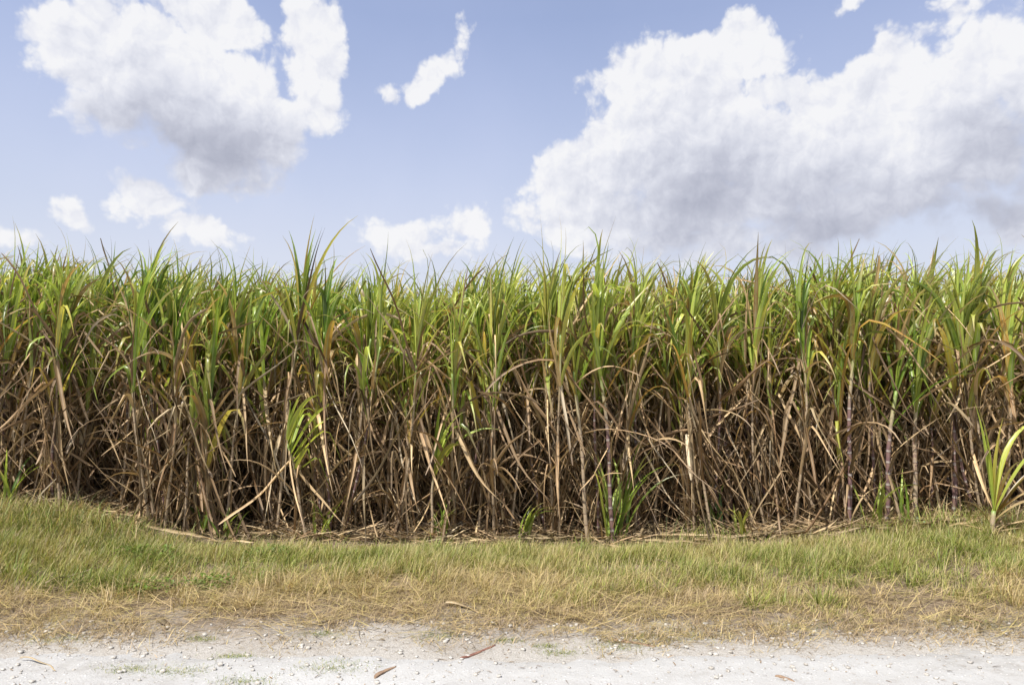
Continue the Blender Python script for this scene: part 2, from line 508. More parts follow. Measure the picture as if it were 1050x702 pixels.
def cane(top=1.75, scale=1.0, lean_az=0.0, lean=0.05, bend=0.05, n_green=8, glen=1.1, gage=0.3, n_dry=13,
         gth=(0.10, 0.55), gcurl=(0.3, 1.6), gw=0.046, gz=0.45, M=10, base=7, red=0.12, r=0.0135, gaz=None, dry_scale=1.0, wide=2, pale=0.0, purple=0.25, fan=0):
    """one sugarcane plant: returns geometry of stalk, green foliage, dry foliage"""
    C = smooth_stalk(top, lean_az, lean, bend)
    rnd = rng.random()
    seg = np.linspace(0, 1, len(C))
    rad = r * (1.08 - 0.35 * seg)
    leng = seg * top
    ph = (leng / 0.11 + rnd) % 1
    rad = rad * (1 + 0.12 * (np.minimum(ph, 1 - ph) < 0.22))
    S, G, D = Geo(), Geo(), Geo()
    S.add(*tube(C, rad, rnd, 7, purple))
    # green blades: lower ones open wider, the spindle leaf stands upright
    n = n_green
    u = np.linspace(0, 1, n) + rng.normal(0, 0.03, n)
    s0 = 1 - gz * (1 - u) / max(top, 0.3)
    P = interp_curve(C, np.clip(s0, 0.03, 1))
    if gaz is None:
        a0 = rng.random() * 6.28
        az = a0 + math.pi * np.arange(n) + rng.normal(0, 0.55, n)
    else:
        az = gaz[0] + rng.normal(0, gaz[1], n)
    th = gth[1] + (gth[0] - gth[1]) * u ** 0.8 + rng.normal(0, 0.06, n)
    L = glen * scale * rng.uniform(0.72, 1.15, n) * (0.85 + 0.3 * np.sin(u * 3))
    curl = (gcurl[1] + (gcurl[0] - gcurl[1]) * u) * rng.uniform(0.6, 1.35, n)
    age = np.clip(gage + rng.normal(0, 0.10, n), 0, 0.62)
    age = np.where(rng.random(n) < red * (1.3 - u), rng.uniform(0.68, 1.0, n), age)
    old = (u < 0.3) & (rng.random(n) < 0.55)
    age = np.where(old, rng.uniform(0.6, 0.95, n), age)
    W = gw * rng.uniform(0.75, 1.15, n)
    G.add(*ribbons(P, az, np.abs(th), L, W, curl, age, M=M, power=rng.uniform(2.4, 4.0), wind=rng.uniform(0.05, 0.4, n), twist=rng.normal(0, 0.9, n),
                   fold=0.28, wmid=0.38, base_w=0.55, wide=wide, kpos=np.where(rng.random(n) < 0.38, rng.uniform(0.35, 0.72, n), 2), kang=rng.uniform(1.0, 2.5, n)))
    # extra slender whorl leaves forming the pointed top
    n2 = 3
    az2 = rng.random(n2) * 6.28
    G.add(*ribbons(np.repeat(C[-1:], n2, 0), az2, rng.uniform(0.02, 0.16, n2), glen * scale * rng.uniform(0.75, 1.02, n2), gw * rng.uniform(0.3, 0.6, n2),
                   rng.uniform(0.3, 2.3, n2), np.clip(gage - 0.03 + rng.normal(0, 0.06, n2), 0, .6), M=M, power=3.4, wind=rng.uniform(0.2, 0.9, n2),
                   twist=rng.normal(0, 0.6, n2), fold=0.4, wide=wide))
    nd = n_dry
    if nd:
        kind = rng.random(nd)
        s0 = rng.uniform(0.10, 0.97, nd) ** 0.8
        P = interp_curve(C, s0)
        az = rng.random(nd) * 6.28
        ka, kb, kc = kind < 0.16, (kind >= 0.16) & (kind < 0.42), (kind >= 0.42) & (kind < 0.60)
        U = rng.uniform
        th = np.where(ka, U(0.3, 0.9, nd), np.where(kb, U(0.15, 0.6, nd), np.where(kc, U(0.15, 1.1, nd), U(2.45, 3.0, nd))))
        curl = np.where(ka, U(0.8, 2.2, nd), np.where(kb, U(-0.1, 0.3, nd), np.where(kc, U(-0.1, 0.4, nd), U(-0.5, 0.3, nd))))
        kpos = np.where(kb, U(0.1, 0.5, nd), 2.0)
        kang = U(1.8, 2.6, nd)
        L = dry_scale * U(0.5, 1.4, nd)
        W = rng.uniform(0.011, 0.042, nd)
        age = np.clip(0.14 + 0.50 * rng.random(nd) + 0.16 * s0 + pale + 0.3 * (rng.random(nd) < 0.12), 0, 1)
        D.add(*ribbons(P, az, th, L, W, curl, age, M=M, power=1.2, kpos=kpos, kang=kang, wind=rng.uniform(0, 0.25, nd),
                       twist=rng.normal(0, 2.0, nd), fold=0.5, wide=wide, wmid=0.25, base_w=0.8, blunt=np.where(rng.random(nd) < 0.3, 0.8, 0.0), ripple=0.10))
        # old sheaths hugging the stalk
        ns = max(2, nd // 3)
        s0 = rng.uniform(0.25, 0.85, ns); P = interp_curve(C, s0)
        D.add(*ribbons(P, rng.random(ns) * 6.28, rng.uniform(0.03, 0.3, ns), rng.uniform(0.2, 0.42, ns), rng.uniform(0.018, 0.034, ns),
                       rng.uniform(0, 0.7, ns), 0.45 + 0.35 * rng.random(ns), M=4, fold=0.8, wide=wide, base_w=1.0, blunt=0.6, ripple=0.08))
    if fan:
        P = np.stack([rng.normal(0, 0.06, fan), rng.normal(0, 0.06, fan), rng.uniform(0.0, 0.25, fan)], 1)
        D.add(*ribbons(P, rng.random(fan) * 6.28, rng.uniform(0.05, 0.75, fan), rng.uniform(0.5, 1.35, fan), rng.uniform(0.009, 0.026, fan),
                       rng.uniform(-0.15, 0.45, fan), np.clip(0.22 + 0.5 * rng.random(fan), 0, 1), M=max(5, M - 3), fold=0.5, wide=wide, twist=rng.normal(0, 1.5, fan),
                       base_w=0.95, ripple=0.05, kpos=np.where(rng.random(fan) < 0.3, rng.uniform(0.4, 0.8, fan), 2), kang=rng.uniform(0.6, 2.0, fan), blunt=np.where(rng.random(fan) < 0.4, 0.8, 0.0)))
    if base:
        nb = base
        P = np.stack([rng.normal(0, 0.05, nb), rng.normal(0, 0.05, nb), rng.uniform(0.0, 0.3, nb)], 1)
        D.add(*ribbons(P, rng.random(nb) * 6.28, rng.uniform(0.1, 1.2, nb), rng.uniform(0.2, 0.62, nb), rng.uniform(0.006, 0.02, nb),
                       rng.uniform(-0.1, 1.3, nb), np.clip(0.15 + 0.7 * rng.random(nb), 0, 1), M=max(4, M - 4), fold=0.4, wide=wide, twist=rng.normal(0, 1.5, nb), base_w=0.9, ripple=0.08))
    return S, G, D


def put_cane(x, y, label, group=None, **kw):
    z = float(ground_h(x, y)) - 0.01
    root = empty("sugarcane_plant", (x, y, z))
    tag(root, label, "sugarcane plant", group)
    S, G, D = cane(**kw)
    S.link("stalk", M_STALK, root)
    G.link("green_foliage", M_GREEN, root)
    D.link("dry_foliage", M_DRY, root)
    return root


def at_ground(px, Y):
    return (px - 525) / F * Y * (1.0), Y


# height of the crowns along the field, from the outline of the field against the sky (px -> added metres)
HP = [-200, 0, 60, 130, 190, 240, 283, 320, 400, 470, 530, 580, 640, 700, 780, 860, 900, 960, 1050, 1250]
HA = [0.0, 0.06, 0.02, 0.12, 0.0, -0.08, 0.06, 0.0, -0.10, -0.10, 0.10, -0.02, -0.02, 0.04, 0.0, 0.07, 0.06, 0.0, 0.0, 0.0]


def hadd(x, y):
    return float(np.interp(x / y * F / math.cos(PITCH) + 525, HP, HA))


# plants that stand out in the photograph
HERO = [
    (66, 6.92, "sugarcane at the far left whose low pale green leaves spray forward below its crown", dict(top=1.25, lean_az=2.6, lean=0.10, glen=0.9, gage=0.45, gth=(0.05, 0.4), gcurl=(0.2, 1.0), n_green=7, gw=0.05, n_dry=8)),
    (22, 7.0, "tall sugarcane nearest the left edge with upright yellow green leaves", dict(top=1.75, gage=0.42, gth=(0.05, 0.35), gcurl=(0.1, 0.8), glen=1.0, gw=0.055)),
    (128, 7.35, "tall sugarcane left of the short shoots with a broad dark green upright crown", dict(top=1.95, gage=0.2, gth=(0.05, 0.5), glen=1.15, gw=0.052, n_green=10)),
    (193, 6.95, "sugarcane with two pale folded leaves at chest height near the left third", dict(top=1.3, lean=0.02, glen=0.62, gage=0.42, n_green=5, gth=(0.05, 0.3), gcurl=(0.8, 1.8), gw=0.05, n_dry=9)),
    (235, 7.05, "sugarcane with a single pale upright leaf fan beside the tallest tip", dict(top=1.7, glen=0.95, gage=0.42, n_green=6, gth=(0.03, 0.25), gcurl=(0.1, 0.7), gw=0.06)),
    (287, 7.1, "tallest sugarcane left of centre, with orange tinged leaves and one spear leaf above the rest", dict(top=2.34, glen=1.05, gage=0.35, red=0.5, n_green=9, gth=(0.03, 0.6), gcurl=(0.1, 1.6), n_dry=16)),
    (318, 6.88, "short sugarcane whose bright yellow green leaves arch over and droop to the right", dict(top=0.98, lean_az=3.0, lean=0.18, glen=0.72, gage=0.47, n_green=9, gth=(0.25, 0.9), gcurl=(1.2, 2.4), gw=0.055, gaz=(-0.3, 0.8), n_dry=8, red=0.0, gz=0.3)),
    (443, 6.85, "small lone sugarcane shoot in front of the brown leaves with a fan opening right", dict(top=0.78, lean=0.01, glen=0.78, gage=0.40, n_green=8, gth=(0.05, 0.7), gcurl=(0.7, 2.2), gw=0.052, gaz=(-0.2, 0.8), n_dry=0, fan=0, base=8, red=0.0, gz=0.18)),
    (395, 7.25, "slim sugarcane with narrow upright green crown left of the small lone shoot", dict(top=1.7, glen=0.9, gage=0.33, n_green=7, gth=(0.05, 0.4), gw=0.045)),
    (522, 7.1, "tall sugarcane at the centre leaning right with an orange edged crown", dict(top=2.1, lean_az=0.2, lean=0.10, bend=0.1, glen=1.15, gage=0.38, red=0.4, n_green=10)),
    (490, 7.0, "sugarcane just left of centre with paired pale yellow blades", dict(top=1.75, glen=1.0, gage=0.48, n_green=7, gth=(0.03, 0.3), gcurl=(0.1, 0.8), gw=0.055)),
    (603, 6.78, "left one of two bare pale stalks standing in front of the brown leaves", dict(top=1.7, lean_az=3.4, lean=0.10, bend=-0.02, glen=1.0, gage=0.46, n_green=7, gth=(0.04, 0.4), gcurl=(0.1, 0.9), gw=0.062, n_dry=2, base=9, red=0.2, purple=0.25, fan=2, r=0.019, gz=0.3)),
    (628, 6.78, "right one of two bare pale stalks with purple joints and a broad leaf fan", dict(top=1.72, lean_az=3.2, lean=0.05, bend=0.02, glen=1.05, gage=0.42, n_green=7, gth=(0.04, 0.5), gcurl=(0.1, 0.9), gw=0.066, n_dry=2, base=8, red=0.2, purple=0.62, fan=2, r=0.020, gz=0.3)),
    (668, 7.3, "sugarcane right of the two bare stalks with a dark orange blade in its crown", dict(top=1.85, glen=1.05, gage=0.3, red=0.55, n_green=9)),
    (728, 7.0, "leaning sugarcane right of centre with long arching straw coloured blades", dict(top=1.7, lean_az=3.1, lean=0.12, glen=1.0, gage=0.4, red=0.5, gth=(0.1, 0.9), gcurl=(0.6, 2.0))),
    (866, 6.9, "sugarcane with a bare purple stalk under a very tall pale green crown", dict(top=1.85, lean=0.01, glen=1.1, gage=0.42, n_green=9, gth=(0.03, 0.35), gcurl=(0.1, 0.7), gw=0.068, n_dry=3, base=5, r=0.020, purple=0.9)),
    (903, 6.88, "sugarcane with thick violet stalk rooted at the grass edge right of centre", dict(top=1.35, lean_az=0.1, lean=0.06, glen=1.05, gage=0.42, n_green=8, gth=(0.1, 0.7), gcurl=(0.4, 1.6), gw=0.05, n_dry=3, base=4, r=0.023, purple=0.9)),
    (932, 6.95, "sugarcane with pale mottled stalk behind the pale green scrap", dict(top=1.45, lean=0.02, glen=1.1, gage=0.38, n_green=8, gth=(0.1, 0.6), n_dry=3, base=4, r=0.021, purple=0.45)),
    (972, 6.95, "sugarcane with a dark purple jointed stalk behind the long fallen leaves", dict(top=1.6, lean=0.03, glen=1.15, gage=0.4, n_green=9, gth=(0.05, 0.7), gcurl=(0.4, 1.8), gw=0.055, n_dry=5, base=3, r=0.022, purple=0.9)),
    (1020, 7.2, "sugarcane behind the young plant at the right with yellowing upright leaves", dict(top=1.65, glen=1.15, gage=0.5, n_green=9, gth=(0.03, 0.5), gw=0.055)),
]
placed = []
for px, Y, label, kw in HERO:
    x = (px - 525) / F * Y
    placed.append((x, Y))
    put_cane(x, Y, label, None, **kw)

LAND = [(-9, -4.0, "left of the pale folded leaves"), (-4.0, -2.6, "left of centre near the tallest spear leaf"),
        (-2.6, -1.2, "left of the small lone shoot"), (-1.2, 0.5, "right of the small lone shoot"),
        (0.5, 1.6, "around the two bare stalks"), (1.6, 3.2, "right of the two bare stalks"),
        (3.2, 9, "right of the bare purple stalk")]

# the field edge: individual plants in loose stools, then the mass behind and beside
pts = []
LEAN = {}
for j in range(12):
    yc = 7.17 + j * 0.56
    for i in range(31):
        cx_ = -8.6 + (i + (0.5 if j % 2 else 0)) * 0.56 + rng.normal(0, 0.09); cy_ = yc + rng.normal(0, 0.08)
        for q in range(int(rng.integers(4, 8))):
            a_ = rng.random() * 6.28; rr_ = 0.17 * math.sqrt(rng.random())
            p = (cx_ + rr_ * math.cos(a_), cy_ + rr_ * math.sin(a_))
            pts.append(p); LEAN[p] = (a_ + rng.normal(0, 0.4), 0.04 + 1.3 * rr_ * rng.uniform(0.4, 1.3))
ind = [p for p in pts if abs(p[0]) < p[1] * 0.765 + 0.25 and all((p[0] - h[0]) ** 2 + (p[1] - h[1]) ** 2 > 0.006 and not (abs(p[0] - h[0]) < 0.13 and p[1] < h[1] + 0.22) for h in placed)]
ind.sort(key=lambda p: p[1])
ind = ind[:276]
ymax = ind[-1][1]
print("individual canes", len(ind), "to y", ymax)


def generic(x, y, M=10, wide=2, front=True):
    px = x / y * F + 525
    yel = 0.44 + 0.17 * (fbm(x * 0.8, y * 0.8, 77) - 0.5) * 2 + (0.05 if px > 560 else -0.03)
    top = 2.03 + 0.8 * hadd(x, y) - 0.75 * float(ground_h(x, y)) + 0.06 * (y - 7.2) + float(np.clip(rng.normal(0, 0.14), -0.35, 0.12))
    if front and rng.random() < 0.16:
        top *= rng.uniform(0.66, 0.88)
    la, ln_ = LEAN.get((x, y), (rng.random() * 6.28, 0.1))
    return dict(top=top, lean_az=la, lean=ln_, bend=-ln_ * rng.uniform(0.1, 0.9) + rng.normal(0, 0.05),
                n_green=int(rng.integers(8, 13)), glen=rng.uniform(0.92, 1.22), gage=float(np.clip(yel + rng.normal(0, 0.06), 0.1, 0.58)),
                gth=(0.03, rng.uniform(0.2, 0.48)), gcurl=(rng.uniform(0.3, 1.5), rng.uniform(1.2, 2.9)),
                gw=rng.uniform(0.040, 0.072), n_dry=int(rng.integers(16, 26)), M=M, wide=wide, red=0.18 if x < 0.5 else 0.26, purple=0.05 + 0.65 * (rng.random() < (0.2 if x < 2 else 0.4)),
                gz=rng.uniform(0.55, 1.0), base=int(rng.integers(4, 9)) if y < 7.9 else 2, fan=int(rng.integers(4, 9)) if y < 8.2 else 3)


row_word = lambda y: "front edge" if y < 7.45 else ("second line" if y < 7.75 else "deeper in")
for x, y in ind:
    kw = generic(x, y)
    place = next(t for a, b, t in LAND if a <= x < b)
    where = {"front edge": "at the field edge", "second line": "just behind the front canes", "deeper in": "half hidden behind others"}[row_word(y)]
    put_cane(x, y, f"sugarcane {where}, {place}", "sugarcane plants along the edge of the field", **kw)

# the rest of the field as one mass: beyond the first lines and out to both sides
S, G, D = Geo(), Geo(), Geo()
mass = [p for p in pts if p not in set(ind) and (p[1] > ymax - 0.01)]
cnt = 0
def add_mass(x, y, M, wide, nd):
    kw = generic(x, y, M=M, wide=wide, front=False)
    kw["n_dry"] = nd; kw["base"] = 1; kw["fan"] = 2
    s_, g_, d_ = cane(**kw)
    z = float(ground_h(x, y)) - 0.01
    for src, dst in ((s_, S), (g_, G), (d_, D)):
        for v, f, dd in zip(src.V, src.F, src.D):
            pass
        if src.V:
            VV = np.vstack(src.V) + np.array([x, y, z]); dst.add(VV, np.vstack(src.F), np.vstack(src.D))
for x, y in mass:
    if y > 13.5:
        continue
    if y > 10 and rng.random() < 0.4:
        continue
    add_mass(x, y, 7 if y < 9.5 else 5, 1, 11 if y < 9.5 else 6); cnt += 1
for side in (-1, 1):
    for i in range(420):
        x = side * rng.uniform(6.0, 11); y = rng.uniform(7.2, 11)
        if abs(x) < y * 0.765 + 0.3 and y < ymax:
            continue
        if abs(x) < 7 and y > ymax:
            continue
        add_mass(x, y, 6, 1, 8); cnt += 1
print("mass canes", cnt)
for geo, nm, mt in ((S, "sugarcane_field_stalks", M_STALK), (G, "sugarcane_field_green_leaves", M_GREEN), (D, "sugarcane_field_dry_leaves", M_DRY)):
    pass
mt_root = empty("sugarcane_field", (0, 9, 0))
mt_root["kind"] = "stuff"; mt_root["label"] = "dense sugarcane growing behind the front canes"
mt_root["category"] = "sugarcane"
for geo, nm, mt in ((S, "stalk", M_STALK), (G, "green_foliage", M_GREEN), (D, "dry_foliage", M_DRY)):
    o = geo.link(nm, mt, mt_root); o.location = (0, -9, 0); o["kind"] = "stuff"

# young plant standing in the grass at the right
def young(px, Y, h):
    x = (px - 525) / F * Y / 1.014; z = float(ground_h(x, Y))
    root = empty("young_sugarcane", (x, Y, z - 0.01))
    tag(root, "young sugarcane standing alone in the grass in front of the field at the right", "young cane")
    C = np.stack([np.linspace(0, 0.03, 6), np.zeros(6), np.linspace(0, 0.24, 6)], 1)
    S = Geo(); S.add(*tube(C, np.linspace(0.024, 0.018, 6), 0.9, 8)); S.link("stalk", M_STALK, root)
    G = Geo()
    P = C[[3, 4, 5, 5, 5, 4, 5, 2, 3, 4]]
    az = np.array([0.1, -0.25, 0.25, 2.9, 3.0, 0.05, 0.0, 2.6, -0.6, 0.5])
    th = np.array([0.62, 0.42, 0.22, 0.10, 0.04, 0.9, 0.05, 0.5, 0.75, 0.5])
    L = np.array([0.85, 0.98, 1.15, 1.0, 1.05, 0.6, 0.85, 0.35, 0.5, 0.7])
    W = np.array([0.04, 0.045, 0.05, 0.055, 0.045, 0.03, 0.045, 0.02, 0.03, 0.03])
    age = np.array([0.82, 0.50, 0.55, 0.42, 0.48, 0.9, 0.7, 0.95, 1.0, 0.8])
    curl = np.array([0.7, 0.6, 1.7, 0.25, 0.5, 0.9, 0.15, 1.5, 1.2, 1.0])
    G.add(*ribbons(P, az, th, L, W, curl, age, M=12, power=2.6, wind=0.1, twist=np.array([.3, .5, .4, .2, -.4, .3, .2, 1.5, 1.2, 1.0]), fold=0.3, wmid=0.45))
    G.link("green_foliage", M_GREEN, root)
    D = Geo()
    D.add(*ribbons(np.tile(C[1], (5, 1)), [0.0, 0.15, -0.1, 2.4, 0.4], [1.1, 1.2, 1.35, 1.3, 0.8], [0.5, 0.55, 0.6, 0.4, 0.4], 0.02, [0.9, 0.5, 0.4, 0.6, 1.1], [0.8, 0.7, 0.85, 0.7, 0.6], M=8))
    D.link("dry_foliage", M_DRY, root)


young(1016, 6.25, 1.0)

# low green shoots at the foot of the field
SHOOTS = [(215, 7.05, 0.30, 0.2, 6, "low green shoot, left one of two near the left third"), (238, 7.0, 0.36, 0.25, 5, "low green shoot, right one of two near the left third"),
          (332, 7.0, 0.42, 0.2, 7, "low green shoot below the drooping yellow green plant"), (452, 7.0, 0.50, 0.18, 6, "low green shoot at the foot of the small lone sugarcane"),
          (540, 7.02, 0.40, 0.25, 5, "thin low green shoot right of the small lone sugarcane"),
          (632, 6.98, 0.62, 0.25, 12, "spreading tuft of green shoots below the two bare pale stalks"), (757, 7.0, 0.42, 0.5, 6, "bright yellow green shoot at ground level right of centre"),
          (893, 6.95, 0.55, 0.3, 7, "green shoot left of the thick violet stalk"), (918, 7.0, 0.6, 0.2, 7, "green shoot between violet stalk and pale mottled stalk"),
          (12, 7.0, 0.6, 0.15, 7, "dark green shoot at the foot of the field at the left edge"), (735, 7.25, 0.7, 0.08, 5, "dark green shoot in the shade right of centre")]
SHOOTS = [(p_, Y_ - rng.uniform(0.0, 0.2) if Y_ < 7.2 else Y_, h_ * (1.5 if p_ == 632 else rng.uniform(0.7, 1.2)), a_ + 0.12, n_ + (12 if p_ == 632 else int(rng.integers(0, 4))), l_) for p_, Y_, h_, a_, n_, l_ in SHOOTS]
for px, Y, h, age, n, lab in SHOOTS:
    x = (px - 525) / F * Y; z = float(ground_h(x, Y))
    G = Geo()
    P = np.stack([rng.normal(0, 0.05, n), rng.normal(0, 0.05, n), np.full(n, 0.05)], 1)
    G.add(*ribbons(P, rng.random(n) * 6.28, rng.uniform(0.05, 0.5, n), h * rng.uniform(0.7, 1.3, n), rng.uniform(0.02, 0.042, n), rng.uniform(0.3, 1.6, n),
                   np.clip(age + rng.normal(0, 0.08, n), 0, 0.6), M=9, power=2.2, wind=0.2, twist=rng.normal(0, 0.6, n)))
    o = G.link("sugarcane_shoot", M_GREEN, None, (x, Y, z))
    tag(o, lab, "cane shoot")

# ------------------------------------------------------------------ leaf litter at the foot of the cane
n = 7000
x = rng.uniform(-7, 7, n); y = 6.66 + rng.gamma(2.2, 0.25, n)
k = fbm(x * 1.5, y * 1.5, 33) > 0.36; x, y = x[k], y[k]; n = len(x)
P = np.stack([x, y, ground_h(x, y) + rng.uniform(0.0, 0.05, n)], 1)
D = Geo()
D.add(*ribbons(P, rng.normal(0, 0.7, n) + math.pi * (rng.random(n) < 0.5), rng.uniform(1.1, 1.7, n), rng.uniform(0.10, 0.5, n), rng.uniform(0.006, 0.024, n),
               rng.normal(0, 0.3, n), np.clip(0.3 + 0.65 * rng.random(n), 0, 1), M=5, zmin=0.0, wide=1, twist=rng.normal(0, 1, n), ripple=0.12))
o = D.link("leaf_litter", M_DRY)
o["kind"] = "stuff"; o["label"] = "dry cane leaf litter along the foot of the field"

# ------------------------------------------------------------------ grass
def greenness(x, y):
    """1 = green, 0 = dry; follows the photo: green band below the cane, dry towards the road"""
    lo = np.interp(x, [-7, -4.5, -3.5, -2.5, -1.2, 0.5, 2.5, 3.6, 5, 7], [4.95, 4.95, 5.15, 5.35, 5.5, 5.3, 5.45, 5.4, 5.3, 5.3])
    e = y - lo + 1.5 * (fbm(x * 0.9, y * 1.3, 51) - 0.5) + 0.8 * (fbm(x * 4, y * 4, 52) - 0.5)
    return sstep(-0.35, 0.45, e)


def grass(n, xr, yr, seed_h=1.0):
    x = rng.uniform(*xr, n); y = rng.uniform(*yr, n)
    dens = sstep(-0.14, 0.35, y - edge_y(x) + 0.35 * (fbm(x * 3, y * 3, 61) - 0.5))
    clump = 0.35 + 1.1 * sstep(0.3, 0.68, fbm(x * 6, y * 7, 62, 3))
    far = 1 - 0.9 * sstep(6.55, 6.95, y + 0.4 * (fbm(x * 2, y * 2, 63) - 0.5) - 0.25 * (x < -3.5) - 0.15 * (x > 3.2) + 0.17)
    bare = 1 - 0.85 * sstep(0.55, 0.66, fbm(x * 1.7 + 9, y * 2.2, 64)) * (y < 6)
    k = rng.random(n) < dens * clump * far * bare
    return x[k], y[k]


def grass_object(name, x, y, label, dry):
    n = len(x)
    gr = greenness(x, y)
    if dry:
        sel = rng.random(n) > gr * 0.72
    else:
        sel = rng.random(n) < gr
    x, y, gr = x[sel], y[sel], gr[sel]; n = len(x)
    z = ground_h(x, y)
    patch = fbm(x * 2.3, y * 2.3, 71)
    tall = fbm(x * 1.2 + 4, y * 1.2, 72)
    if dry:
        L = (0.06 + 0.17 * rng.random(n)) * (0.45 + 1.1 * tall) * (0.45 + 0.55 * sstep(4.3, 5.3, y))
        th = rng.uniform(0.35, 1.45, n) + 0.25 * (gr < 0.4); th = np.minimum(th, 1.5)
        age = np.clip(0.60 + 0.42 * rng.random(n) + 0.35 * (patch - 0.5) + 0.12 * sstep(5.1, 4.4, y), 0.5, 1)
        az = rng.normal(0.2, 1.3, n) + math.pi * (rng.random(n) < 0.3)
        W = rng.uniform(0.0022, 0.0045, n)
    else:
        L = (0.06 + 0.13 * rng.random(n)) * (0.35 + 1.1 * tall) * (0.6 + 0.5 * gr) * (1 - 0.45 * sstep(6.0, 6.7, y))
        th = rng.uniform(0.05, 0.95, n)
        age = np.clip(0.22 + 0.44 * (patch - 0.5) + 0.2 + rng.normal(0, 0.13, n) + 0.16 * (1 - gr) + 0.05 * (x > -2.6), 0.02, 0.75)
        az = rng.normal(0.1, 1.5, n)
        W = rng.uniform(0.003, 0.0058, n)
    G = Geo()
    G.add(*ribbons(np.stack([x, y, z - 0.005], 1), az, th, L, W, rng.uniform(0.1, 1.3, n), age, M=3, wind=rng.uniform(0.0, 0.35, n), wide=1, zmin=-0.05, base_w=0.9, power=1.5))
    o = G.link(name, M_GRASS)
    o["kind"] = "stuff"; o["label"] = label
    print(name, n)


X, Y = grass(330000, (-6.0, 6.0), (4.05, 7.1))
Xo, Yo = grass(16000, (-10, 10), (4.0, 7.3))
k = np.abs(Xo) > 6.2
X = np.concatenate([X, Xo[k]]); Y = np.concatenate([Y, Yo[k]])
grass_object("green_grass", X, Y, "green grass along the foot of the sugarcane", False)
grass_object("dry_grass", X, Y, "dry straw coloured grass along the road", True)

# long flattened straw strands in the dry zone
n = 9000
x = rng.uniform(-6.5, 6.5, n); y = rng.uniform(4.35, 6.0, n)
k = rng.random(n) < sstep(0.0, 0.35, y - edge_y(x)) * (1 - 0.8 * greenness(x, y)) * (0.25 + 1.2 * sstep(0.4, 0.65, fbm(x * 1.4, y * 2, 81)))
x, y = x[k], y[k]; n = len(x)
G = Geo()
G.add(*ribbons(np.stack([x, y, ground_h(x, y) + rng.uniform(0.005, 0.06, n)], 1), rng.normal(0, 0.6, n) + math.pi * (rng.random(n) < 0.5), rng.uniform(1.25, 1.6, n),
               rng.uniform(0.12, 0.38, n), rng.uniform(0.003, 0.006, n), rng.uniform(-0.1, 0.4, n), np.clip(rng.uniform(0.62, 0.95, n), 0, 1), M=4, wide=1, zmin=0.0, ripple=0.12, base_w=0.9))
o = G.link("straw", M_GRASS); o["kind"] = "stuff"; o["label"] = "flattened straw lying over the dry grass"

# small brown flakes blown on to the road
n = 900
x = rng.uniform(-5, 5, n); y = 3.0 + 1.5 * rng.random(n) ** 0.6
G = Geo()
G.add(*ribbons(np.stack([x, y, np.maximum(road_h(x, y), ground_h(x, y)) + 0.004], 1), rng.random(n) * 6.28, rng.uniform(1.3, 1.6, n), 0.008 + 0.05 * rng.random(n) ** 3, rng.uniform(0.002, 0.008, n),
               0.2, rng.uniform(0.1, 0.6, n), M=2, wide=1, zmin=-0.1, blunt=0.7))
o = G.link("leaf_flakes", M_DRY); o["kind"] = "stuff"; o["label"] = "small brown leaf flakes scattered on the white road"

# taller grass along the crest of the mound on the left and by the young cane
G = Geo()
for x0_, y0_, sx_, n in ((-4.75, 6.5, 0.65, 2600), (-3.9, 6.5, 0.35, 700), (4.7, 6.55, 0.4, 900), (3.9, 6.6, 0.3, 400), (1.9, 6.75, 0.2, 250)):
    x = rng.normal(x0_, sx_, n); y = rng.normal(y0_, 0.16, n)
    G.add(*ribbons(np.stack([x, y, ground_h(x, y)], 1), rng.random(n) * 6.28, rng.uniform(0.05, 1.0, n), rng.uniform(0.10, 0.36, n), rng.uniform(0.003, 0.007, n), rng.uniform(0.2, 1.8, n),
                   np.clip(rng.choice([0.25, 0.4, 0.75], n) + rng.normal(0, 0.08, n), 0, 1), M=5, wide=1, zmin=None, base_w=0.9))
for q in range(150):
    x0_, y0_ = rng.uniform(-5.6, 5.6), rng.uniform(4.9, 6.4)
    n = int(rng.integers(25, 80)); gr_ = float(greenness(x0_, y0_))
    x = rng.normal(x0_, 0.045, n); y = rng.normal(y0_, 0.035, n)
    hh_ = rng.uniform(0.10, 0.22)
    G.add(*ribbons(np.stack([x, y, ground_h(x, y)], 1), np.arctan2(y - y0_, x - x0_) + rng.normal(0, 0.5, n), rng.uniform(0.05, 1.0, n), hh_ * rng.uniform(0.6, 1.3, n), rng.uniform(0.003, 0.006, n), rng.uniform(0.2, 1.6, n),
                   np.clip((0.35 if rng.random() < gr_ else 0.78) + rng.normal(0, 0.09, n), 0, 1), M=4, wide=1, zmin=None, base_w=0.9))
o = G.link("tall_grass", M_GRASS); o["kind"] = "stuff"; o["label"] = "longer mixed grass tufts on the mound and along the verge"

